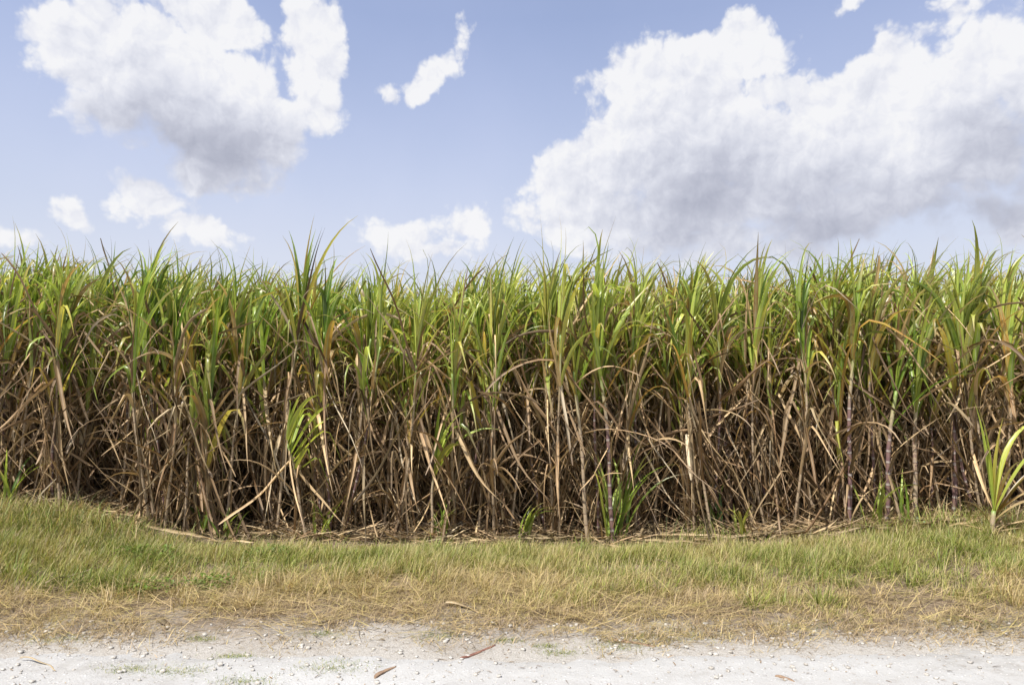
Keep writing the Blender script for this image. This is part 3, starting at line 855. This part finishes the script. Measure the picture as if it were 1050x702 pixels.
# thin green patches growing on the road surface
PATCH = [(345, 686, .16), (240, 672, .10), (185, 690, .12), (130, 688, .10), (330, 650, .10), (572, 668, .09), (560, 662, .06), (635, 661, .16), (860, 640, .2), (1010, 643, .22), (985, 639, .15),
         (700, 648, .2), (820, 646, .12), (60, 655, .12), (250, 701, .12), (205, 655, .08), (660, 652, .1), (520, 657, .07), (450, 652, .12)]
G = Geo()
for px, py, sp in PATCH:
    d = ray(px, py); t = -CAM_Z / d[2]; cx, cy = d[0] * t, d[1] * t
    n = int(520 * sp / 0.12)
    x = cx + rng.normal(0, sp * 0.75, n); y = cy + rng.normal(0, sp * 0.33, n)
    z = np.maximum(road_h(x, y), ground_h(x, y)) - 0.001
    G.add(*ribbons(np.stack([x, y, z], 1), rng.random(n) * 6.28, rng.uniform(0.6, 1.5, n), rng.uniform(0.008, 0.032, n), rng.uniform(0.0015, 0.003, n),
                   0.3, np.clip(rng.normal(0.32, 0.2, n), 0.05, 1), M=2, wide=1, zmin=-0.1))
o = G.link("road_grass", M_GRASS); o["kind"] = "stuff"; o["label"] = "sparse short grass growing through the white road"

# ------------------------------------------------------------------ broadleaf weeds
def weed(px, py, Y, spread, n, label):
    p = at(px, py, Y); x0 = p[0]; y0 = Y; z0 = float(ground_h(x0, y0))
    G = Geo(); nl = n
    a = rng.random(nl) * 6.28; rr = spread * np.sqrt(rng.random(nl))
    x = rr * np.cos(a); y = rr * np.sin(a) * 0.6
    z = ground_h(x0 + x, y0 + y) - z0 + 0.03 + 0.10 * rng.random(nl) * (1 - rr / spread * 0.5)
    G.add(*ribbons(np.stack([x, y, z], 1), rng.random(nl) * 6.28, rng.uniform(0.7, 1.4, nl), rng.uniform(0.02, 0.045, nl), rng.uniform(0.014, 0.028, nl), 0.6,
                   np.clip(rng.normal(0.18, 0.08, nl), 0, 0.5), M=4, wide=2, wmid=0.5, base_w=0.15, zmin=None))
    # runners
    m = max(6, n // 12)
    a = rng.random(m) * 6.28
    S = Geo()
    S.add(*ribbons(np.zeros((m, 3)) + [0, 0, 0.02], a, rng.uniform(0.9, 1.4, m), spread * rng.uniform(0.5, 1.0, m), 0.004, 0.3, 0.4, M=5, wide=1, zmin=0.01))
    root = empty("creeping_weed", (x0, y0, z0)); tag(root, label, "weed")
    G.link("foliage", M_WEED, root); S.link("stem", M_GRASS, root)


M_WEED = blade_material("weed_leaf", [(0, (0.09, 0.15, 0.025)), (0.4, (0.19, 0.26, 0.045)), (1, (0.32, 0.33, 0.09))], (0.18, 0.22, 0.05), trans=0.3, rough=0.45, streak=False, tipstart=1.3)
weed(160, 575, 5.95, 0.34, 420, "broad leaved weed creeping in green grass on the left")
weed(152, 603, 5.2, 0.22, 200, "low round leaved weed at the edge of the dry grass on the left")
weed(215, 603, 5.3, 0.2, 150, "small patch of round leaved weed right of the larger weed on the left")
weed(275, 567, 6.2, 0.2, 150, "small leafy weed in the grass below the drooping yellow green plant")

# ------------------------------------------------------------------ single fallen things
def fallen(name, p0, p1, w, label, mat, age=0.8, lift=0.045, bow=0.03, cat="fallen leaf", split=False):
    """a blade lying on the ground between two pixels"""
    pts = []
    for (px, py) in (p0, p1):
        d = ray(px, py); Yd = 7.0
        for _ in range(30):
            z = float(ground_h(d[0] / d[1] * Yd, Yd)); Yn = (CAM_Z - z - lift) / (-d[2] / d[1]); Yd = min(0.5 * Yd + 0.5 * Yn, 6.80 - 0.004 * (549 - py))
        pts.append(np.array([d[0] / d[1] * Yd, Yd]))
    a, b = pts; L = np.linalg.norm(b - a); az = math.atan2(b[1] - a[1], b[0] - a[0])
    M = 16; s = np.linspace(0, 1, M + 1)
    q = a[None] + (b - a)[None] * s[:, None]
    perp = np.array([-math.sin(az), math.cos(az)])
    q = q + perp[None] * (bow * np.sin(s * math.pi) + (0.006 if mat is M_DRY else 0.0015) * np.sin(s * 11 + L))[:, None]
    base = np.maximum(ground_h(q[:, 0], q[:, 1]), np.where(q[:, 1] < edge_y(q[:, 0]) + 0.05, road_h(q[:, 0], q[:, 1]), -1))
    z = base + lift + (0.012 if mat is M_DRY else 0.002) * np.sin(s * 5 + L * 3)
    C = np.stack([q[:, 0], q[:, 1], z], 1)
    prof = w / 2 * ((0.55 + 0.45 * np.sin(np.clip(s * 3.1, 0, 1.57))) * np.clip(1.02 - s ** 5, 0.2, 1) if mat is M_DRY else (0.5 + 0.22 * (fbm(s * 9 + L * 50, 0 * s, 95) - 0.5)) * np.clip(np.minimum(s * 9 + 0.35, (1 - s) * 5 + 0.15), 0, 1))
    P3 = np.array([perp[0], perp[1], 0])
    up = np.array([0, 0, 1.0])
    tw = (0.5 if mat is M_DRY else 0.1) * np.sin(s * 4 + L * 7)
    B = P3[None] * np.cos(tw)[:, None] + up[None] * np.sin(tw)[:, None] * 0.6
    th = 0.0035 if mat is M_DRY else 0.012
    V = np.stack([C - B * prof[:, None] + up * prof[:, None] * 0.3, C, C + B * prof[:, None] + up * prof[:, None] * 0.3,
                  C + B * prof[:, None] * 0.9 + up * (prof[:, None] * 0.3 - th), C - up * th, C - B * prof[:, None] * 0.9 + up * (prof[:, None] * 0.3 - th)], 1)
    org = np.array([a[0], a[1], z[0]])
    idx = np.arange((M + 1) * 6).reshape(M + 1, 6); nx = np.roll(idx, -1, 1)
    Fq = np.stack([idx[:-1].ravel(), nx[:-1].ravel(), nx[1:].ravel(), idx[1:].ravel()], 1)
    for e in (idx[0][::-1], idx[-1]):
        Fq = np.vstack([Fq, [[e[0], e[1], e[4], e[5]], [e[1], e[2], e[3], e[4]]]])
    D = np.zeros((M + 1, 6, 4)); D[..., 0] = rng.random(); D[..., 1] = s[:, None] * 0.6; D[..., 2] = age; D[..., 3] = np.array([0, .5, 1, 1, .5, 0])[None]
    o = link_mesh(name, V.reshape(-1, 3) - org, Fq, D.reshape(-1, 4), mat, None, True, tuple(org))
    return tag(o, label, cat)


FL = [((590, 541), (742, 549), 0.045, "long straw coloured leaf lying along the foot of the field right of centre", 0.85),
      ((640, 549), (735, 560), 0.035, "thin fallen leaf pointing toward the road just below the long one right of centre", 0.8),
      ((700, 541), (790, 531), 0.04, "fallen leaf rising to the right beside the yellow green shoot", 0.85),
      ((730, 556), (712, 543), 0.05, "short broad fallen leaf piece crossing the long ones right of centre", 0.75),
      ((860, 545), (992, 531), 0.045, "long fallen leaf in front of the pale green scrap", 0.9),
      ((955, 536), (1003, 511), 0.05, "pale fallen leaf leaning up the bank left of the young cane", 0.95),
      ((938, 540), (990, 517), 0.055, "grey straw leaf lying below the pale one left of the young cane", 0.8),
      ((873, 519), (922, 542), 0.03, "arched dry leaf touching the grass beside the violet stalk", 0.85),
      ((362, 546), (410, 549), 0.05, "pale flat leaf at the foot of the field left of the small lone shoot", 0.9),
      ((412, 547), (465, 549), 0.055, "pale flat leaf below the small lone shoot", 0.9),
      ((150, 532), (238, 558), 0.045, "bent dry leaf lying over the end of the grassy mound on the left", 0.8),
      ((205, 551), (260, 556), 0.04, "dry leaf lying in the grass right of the mound", 0.85),
      ((47, 599), (102, 580), 0.022, "thin pale curved leaf in the green grass on the left", 0.95),
      ((456, 619), (497, 628), 0.05, "pale flat leaf piece on the dry grass left of centre", 0.95),
      ((157, 636), (172, 643), 0.05, "short grey leaf scrap on dry grass at the left", 0.85),
      ((672, 575), (716, 588), 0.025, "thin leaf tipped into the green grass below the long fallen leaves", 0.85),
      ((770, 546), (838, 539), 0.03, "short straw leaf lying left of the green shoot and violet stalk", 0.85),
      ((800, 537), (862, 548), 0.03, "straw leaf sloping down toward the violet stalk", 0.8),
      ((500, 548), (585, 543), 0.03, "thin straw leaf at the foot of the field right of the small lone shoot", 0.85),
      ((930, 531), (1000, 505), 0.04, "tan leaf leaning up the bank highest behind the young cane", 0.7),
      ((975, 540), (1035, 520), 0.045, "straw leaf lying across the bank just behind the young cane", 0.8),
      ((1022, 541), (1050, 533), 0.04, "pale leaf lying right of the young cane", 0.9),
      ((20, 680), (58, 690), 0.012, "faint tan leaf strip on the white road at the left", 0.9)]
for p0, p1, w, lab, age in FL:
    fallen("fallen_cane_leaf", p0, p1, w * (1.0 if p0[1] > 600 else 1.35), lab, M_DRY, min(age, 0.9), lift=0.012 if p0[1] > 600 else 0.07)
fallen("cane_stick", (472, 676), (508, 660), 0.032, "red brown split cane stick lying on the white road near the centre", M_REDSTICK, lift=0.006, cat="stick", bow=0.004)
fallen("cane_stick", (384, 699), (406, 686), 0.04, "folded brown cane husk at the bottom edge of the white road", M_BROWNSTICK, lift=0.006, cat="stick", bow=0.01)
fallen("cane_stick", (628, 655), (672, 662), 0.035, "tan and brown stick at the edge of the road right of centre", M_BROWNSTICK, lift=0.006, cat="stick", bow=0.01)
fallen("cane_stick", (795, 697), (815, 703), 0.022, "short brown stick cut by the bottom of the picture on the right", M_BROWNSTICK, lift=0.006, cat="stick", bow=0.01)
fallen("cane_stick", (983, 630), (1008, 637), 0.03, "dark twig lying at the road edge on the right", M_BROWNSTICK, lift=0.015, cat="twig", bow=0.01)

# crumpled scrap
me_n = 14
a, b = np.meshgrid(np.linspace(-1, 1, me_n), np.linspace(-1, 1, me_n), indexing="ij")
px_, py_ = (934 - 525) / F * 6.9, 6.9
Vs = np.stack([a * 0.085, b * 0.06, 0.05 * (1 - 0.6 * a ** 2) * (1 - 0.7 * b ** 2) + 0.05 * (fbm(a * 4 + 9, b * 4 + 9, 91) - 0.5)], -1).reshape(-1, 3)
idx = np.arange(me_n * me_n).reshape(me_n, me_n)
Fs = np.stack([idx[:-1, :-1].ravel(), idx[1:, :-1].ravel(), idx[1:, 1:].ravel(), idx[:-1, 1:].ravel()], 1)
o = link_mesh("crumpled_scrap", Vs, Fs, None, M_SCRAP, None, True, (px_, py_, float(ground_h(px_, py_)) + 0.01))
tag(o, "small pale green crumpled scrap in the grass at the foot of the field", "litter")

# ------------------------------------------------------------------ light
SUN_EL, SUN_AZ = R(60), R(222)   # compass style azimuth: 0 = +Y, clockwise; behind the camera to the left
sd = np.array([math.sin(SUN_AZ) * math.cos(SUN_EL), math.cos(SUN_AZ) * math.cos(SUN_EL), math.sin(SUN_EL)])
ld = bpy.data.lights.new("sun", "SUN"); ld.energy = 5.0; ld.angle = R(0.53); ld.color = (1.0, 0.955, 0.89)
lo = bpy.data.objects.new("sun", ld); COL.objects.link(lo); lo.location = (0, 0, 30)
from mathutils import Vector
lo.rotation_euler = Vector(tuple(-sd)).to_track_quat("-Z", "Y").to_euler()

# ------------------------------------------------------------------ sky with clouds
w = bpy.data.worlds.new("World"); scene.world = w; w.use_nodes = True
nt = w.node_tree; N, L = nt.nodes, nt.links; N.clear()


def azel(px, py):
    d = ray(px, py); d = d / np.linalg.norm(d)
    return math.atan2(d[0], d[1]), math.asin(d[2])


# cumulus lumps: px, py, rx, ry, rotation (deg), weight
BLOBS = [(140, 62, 118, 62, 5), (72, 52, 66, 50, 0), (200, 85, 100, 62, 10), (215, 130, 95, 48, 12), (325, 75, 40, 75, -14), (322, 32, 42, 40, 0), (225, 22, 72, 38, 0), (272, 140, 62, 50, -25),
         (158, 212, 50, 30, 0), (190, 238, 62, 20, 0), (70, 211, 20, 15, 0), (20, 248, 44, 22, 0), (225, 180, 50, 24, 0),
         (455, 60, 44, 24, -48), (428, 92, 26, 22, -20), (396, 98, 24, 19, 0), (408, 240, 42, 26, 0), (480, 220, 40, 28, -25), (440, 256, 60, 16, 0),
         (655, 78, 56, 48, 0), (735, 68, 78, 46, -12), (590, 178, 66, 50, -25), (680, 150, 105, 82, 0), (620, 225, 100, 34, 0), (790, 105, 54, 34, 0), (800, 165, 120, 70, 0),
         (900, 85, 82, 44, -20), (985, 78, 105, 52, -8), (1065, 85, 90, 60, 0), (930, 150, 150, 70, 0), (870, 215, 140, 40, 0), (1040, 218, 80, 34, 0), (770, 256, 170, 20, 0), (828, 100, 46, 40, 0), (235, 165, 75, 42, -5), (115, 112, 62, 40, 10), (720, 205, 90, 50, 0), (735, 105, 60, 40, 0), (720, 240, 110, 28, 0), (1120, 170, 110, 60, 0), (975, 18, 62, 18, -12), (1042, 248, 22, 12, 0),
         (870, 2, 20, 10, -30)]


def cloud_group(name, blobs, warped):
    grp = bpy.data.node_groups.new(name, "ShaderNodeTree")
    grp.interface.new_socket("P", in_out="INPUT", socket_type="NodeSocketVector")
    grp.interface.new_socket("Big", in_out="OUTPUT", socket_type="NodeSocketFloat")
    GN, GL = grp.nodes, grp.links
    gi = GN.new("NodeGroupInput"); go = GN.new("NodeGroupOutput")
    src = gi.outputs[0]
    if warped:
        nw = noise(GN, GL, gi.outputs[0], 9.0, 4, 0.55, "2D")
        vm = GN.new("ShaderNodeVectorMath"); vm.operation = "SUBTRACT"; GL.new(nw.outputs["Color"], vm.inputs[0]); vm.inputs[1].default_value = (0.5, 0.5, 0.5)
        vs = GN.new("ShaderNodeVectorMath"); vs.operation = "SCALE"; GL.new(vm.outputs[0], vs.inputs[0]); vs.inputs["Scale"].default_value = 0.085
        va = GN.new("ShaderNodeVectorMath"); va.operation = "ADD"; GL.new(gi.outputs[0], va.inputs[0]); GL.new(vs.outputs[0], va.inputs[1])
        vf = GN.new("ShaderNodeVectorMath"); vf.operation = "MULTIPLY"; GL.new(va.outputs[0], vf.inputs[0]); vf.inputs[1].default_value = (1, 1, 0)
        src = vf.outputs[0]
    cur = None
    for (px, py, rx, ry, rot) in blobs:
        c = azel(px, py)
        mp = GN.new("ShaderNodeMapping"); mp.vector_type = "TEXTURE"
        mp.inputs["Location"].default_value = (c[0], c[1], 0)
        mp.inputs["Rotation"].default_value = (0, 0, -R(rot))
        sx = abs(azel(px + rx * .5, py)[0] - azel(px - rx * .5, py)[0]); sy = abs(azel(px, py - ry * .5)[1] - azel(px, py + ry * .5)[1])
        mp.inputs["Scale"].default_value = (sx, sy, 1)
        GL.new(src, mp.inputs[0])
        ln = GN.new("ShaderNodeVectorMath"); ln.operation = "LENGTH"; GL.new(mp.outputs[0], ln.inputs[0])
        d_ = mth(GN, GL, "MULTIPLY", mth(GN, GL, "SUBTRACT", ln.outputs["Value"], 1.0), min(1.0, (min(sx, sy) / 0.07) ** 0.85))
        if cur is None:
            cur = d_
        else:
            sm = GN.new("ShaderNodeMath"); sm.operation = "SMOOTH_MIN"; GL.new(cur, sm.inputs[0]); GL.new(d_, sm.inputs[1]); sm.inputs[2].default_value = 0.12
            cur = sm.outputs[0]
    if warped:   # other clouds round the rest of the sky
        sp = GN.new("ShaderNodeSeparateXYZ"); GL.new(gi.outputs[0], sp.inputs[0])
        ng = noise(GN, GL, gi.outputs[0], 1.7, 1, 0.5, "2D")
        gen = mth(GN, GL, "MULTIPLY", mth(GN, GL, "SUBTRACT", 0.50, ng.outputs["Fac"]), 5.0)
        outm = GN.new("ShaderNodeMapRange"); outm.inputs[1].default_value = 0.72; outm.inputs[2].default_value = 1.0; outm.inputs[3].default_value = 3; outm.inputs[4].default_value = 0
        GL.new(mth(GN, GL, "MAXIMUM", mth(GN, GL, "ABSOLUTE", sp.outputs[0]), mth(GN, GL, "ADD", sp.outputs[1], 0.15)), outm.inputs[0])
        cur = mth(GN, GL, "MINIMUM", cur, mth(GN, GL, "ADD", gen, outm.outputs[0]))
    GL.new(mth(GN, GL, "MULTIPLY", cur, -1.0), go.inputs[0])
    return grp


GRP_FULL = cloud_group("cloud_shape", BLOBS, True)
GRP_COARSE = cloud_group("cloud_bulk", [b_ for b_ in BLOBS if b_[2] * b_[3] > 5200], False)

tc = N.new("ShaderNodeTexCoord")
nv = N.new("ShaderNodeVectorMath"); nv.operation = "NORMALIZE"; L.new(tc.outputs["Generated"], nv.inputs[0])
sx = N.new("ShaderNodeSeparateXYZ"); L.new(nv.outputs[0], sx.inputs[0])
azn = mth(N, L, "ARCTAN2", sx.outputs[0], sx.outputs[1])
eln = mth(N, L, "ARCSINE", sx.outputs[2])
cb = N.new("ShaderNodeCombineXYZ"); L.new(azn, cb.inputs[0]); L.new(eln, cb.inputs[1])
P0 = cb.outputs[0]


def shifted(off):
    v = N.new("ShaderNodeVectorMath"); v.operation = "ADD"; L.new(P0, v.inputs[0]); v.inputs[1].default_value = (*off, 0)
    return v.outputs[0]


def shape(grp, off):
    g_ = N.new("ShaderNodeGroup"); g_.node_tree = grp; L.new(shifted(off), g_.inputs[0])
    return g_.outputs[0]


b0 = shape(GRP_FULL, (0, 0)); b2 = shape(GRP_COARSE, (-0.05, 0.085))


def billow(vec):
    v = N.new("ShaderNodeTexVoronoi"); v.voronoi_dimensions = "2D"; v.feature = "SMOOTH_F1"
    v.inputs["Scale"].default_value = 15.0; v.inputs["Detail"].default_value = 3.0; v.inputs["Roughness"].default_value = 0.55
    v.inputs["Lacunarity"].default_value = 2.3; v.inputs["Smoothness"].default_value = 0.35
    L.new(vec, v.inputs["Vector"])
    return v.outputs["Distance"]


nf0 = noise(N, L, P0, 17.0, 9, 0.58, "2D")
# bend the lumps with the noise so that they do not read as cells
wv = N.new("ShaderNodeVectorMath"); wv.operation = "SCALE"; wv.inputs["Scale"].default_value = 0.03
L.new(nf0.outputs["Color"], wv.inputs[0])
def bent(off):
    v = N.new("ShaderNodeVectorMath"); v.operation = "ADD"; L.new(shifted(off), v.inputs[0]); L.new(wv.outputs[0], v.inputs[1])
    return v.outputs[0]
bl0, bl1 = billow(bent((0, 0))), billow(bent((-0.008, 0.013)))
d0 = mth(N, L, "ADD", mth(N, L, "MULTIPLY", mth(N, L, "ADD", b0, 0.10), 2.4), mth(N, L, "MULTIPLY", mth(N, L, "SUBTRACT", nf0.outputs["Fac"], 0.5), 0.65))
d0 = mth(N, L, "ADD", d0, mth(N, L, "MULTIPLY", mth(N, L, "SUBTRACT", 0.42, bl0), 0.8))
al = N.new("ShaderNodeMapRange"); al.interpolation_type = "SMOOTHSTEP"; al.inputs[1].default_value = -0.12; al.inputs[2].default_value = 0.62
L.new(d0, al.inputs[0])
# sunlit tops end crisply, shaded bases fray out
L.new(mth(N, L, "ADD", 0.42, mth(N, L, "MULTIPLY", mth(N, L, "ADD", b2, 0.25, True), 0.5)), al.inputs[2])
# optical depth towards the sun -> how much light reaches this point of the cloud
fine = mth(N, L, "MULTIPLY", mth(N, L, "SUBTRACT", bl1, bl0), 0.36)
wide_ = mth(N, L, "MULTIPLY", mth(N, L, "MAXIMUM", mth(N, L, "ADD", b2, 0.0), -0.3), -0.68)
nlow = noise(N, L, P0, 7.0, 3, 0.5, "2D").outputs["Fac"]
lit = mth(N, L, "ADD", mth(N, L, "ADD", fine, wide_), 0.775)
lit = mth(N, L, "ADD", lit, mth(N, L, "MULTIPLY", mth(N, L, "SUBTRACT", nlow, 0.55), mth(N, L, "MULTIPLY", mth(N, L, "ADD", b0, 0.1, True), 0.8)))
cr = ramp(N, [(0.0, (0.46, 0.48, 0.58)), (0.35, (0.58, 0.60, 0.70)), (0.62, (0.73, 0.75, 0.84)), (0.85, (0.88, 0.89, 0.95)), (1.0, (0.97, 0.97, 0.99))])
L.new(lit, cr.inputs[0])
sky = N.new("ShaderNodeTexSky"); sky.sky_type = "NISHITA"; sky.sun_disc = False
sky.sun_elevation = SUN_EL; sky.sun_rotation = SUN_AZ
sky.air_density = 1.0; sky.dust_density = 2.2; sky.ozone_density = 3.5; sky.altitude = 0
bg = N.new("ShaderNodeBackground"); L.new(sky.outputs[0], bg.inputs[0]); bg.inputs[1].default_value = 0.11
bc = N.new("ShaderNodeBackground"); L.new(cr.outputs[0], bc.inputs[0]); bc.inputs[1].default_value = 0.70
# thin milky veil, thicker to the horizon
ve = noise(N, L, P0, 3.2, 5, 0.55, "2D")
hz = N.new("ShaderNodeMapRange"); hz.inputs[1].default_value = 0.50; hz.inputs[2].default_value = 0.17; hz.inputs[3].default_value = 0.43; hz.inputs[4].default_value = 0.90
L.new(eln, hz.inputs[0])
veil = mth(N, L, "MULTIPLY", hz.outputs[0], mth(N, L, "ADD", mth(N, L, "MULTIPLY", ve.outputs["Fac"], 0.3), 0.87), True)
vr = ramp(N, [(0.14, (0.72, 0.76, 0.87)), (0.50, (0.61, 0.68, 0.99))]); L.new(eln, vr.inputs[0])
bv = N.new("ShaderNodeBackground"); L.new(vr.outputs[0], bv.inputs[0]); bv.inputs[1].default_value = 0.735
mv = N.new("ShaderNodeMixShader"); L.new(veil, mv.inputs[0]); L.new(bg.outputs[0], mv.inputs[1]); L.new(bv.outputs[0], mv.inputs[2])
mx = N.new("ShaderNodeMixShader"); L.new(mth(N, L, "MULTIPLY", al.outputs[0], 0.97), mx.inputs[0]); L.new(mv.outputs[0], mx.inputs[1]); L.new(bc.outputs[0], mx.inputs[2])
ow = N.new("ShaderNodeOutputWorld"); L.new(mx.outputs[0], ow.inputs[0])
w.cycles.sampling_method = "MANUAL"; w.cycles.sample_map_resolution = 512

# ------------------------------------------------------------------ render settings
scene.render.engine = "CYCLES"
cy = scene.cycles
cy.max_bounces = 4; cy.diffuse_bounces = 2; cy.glossy_bounces = 2; cy.transmission_bounces = 4; cy.transparent_max_bounces = 6
cy.use_adaptive_sampling = True; cy.adaptive_threshold = 0.02
cy.use_denoising = True
cy.caustics_reflective = False; cy.caustics_refractive = False
scene.view_settings.view_transform = "Standard"
scene.view_settings.look = "None"
scene.view_settings.exposure = 0.45
scene.view_settings.gamma = 1.0
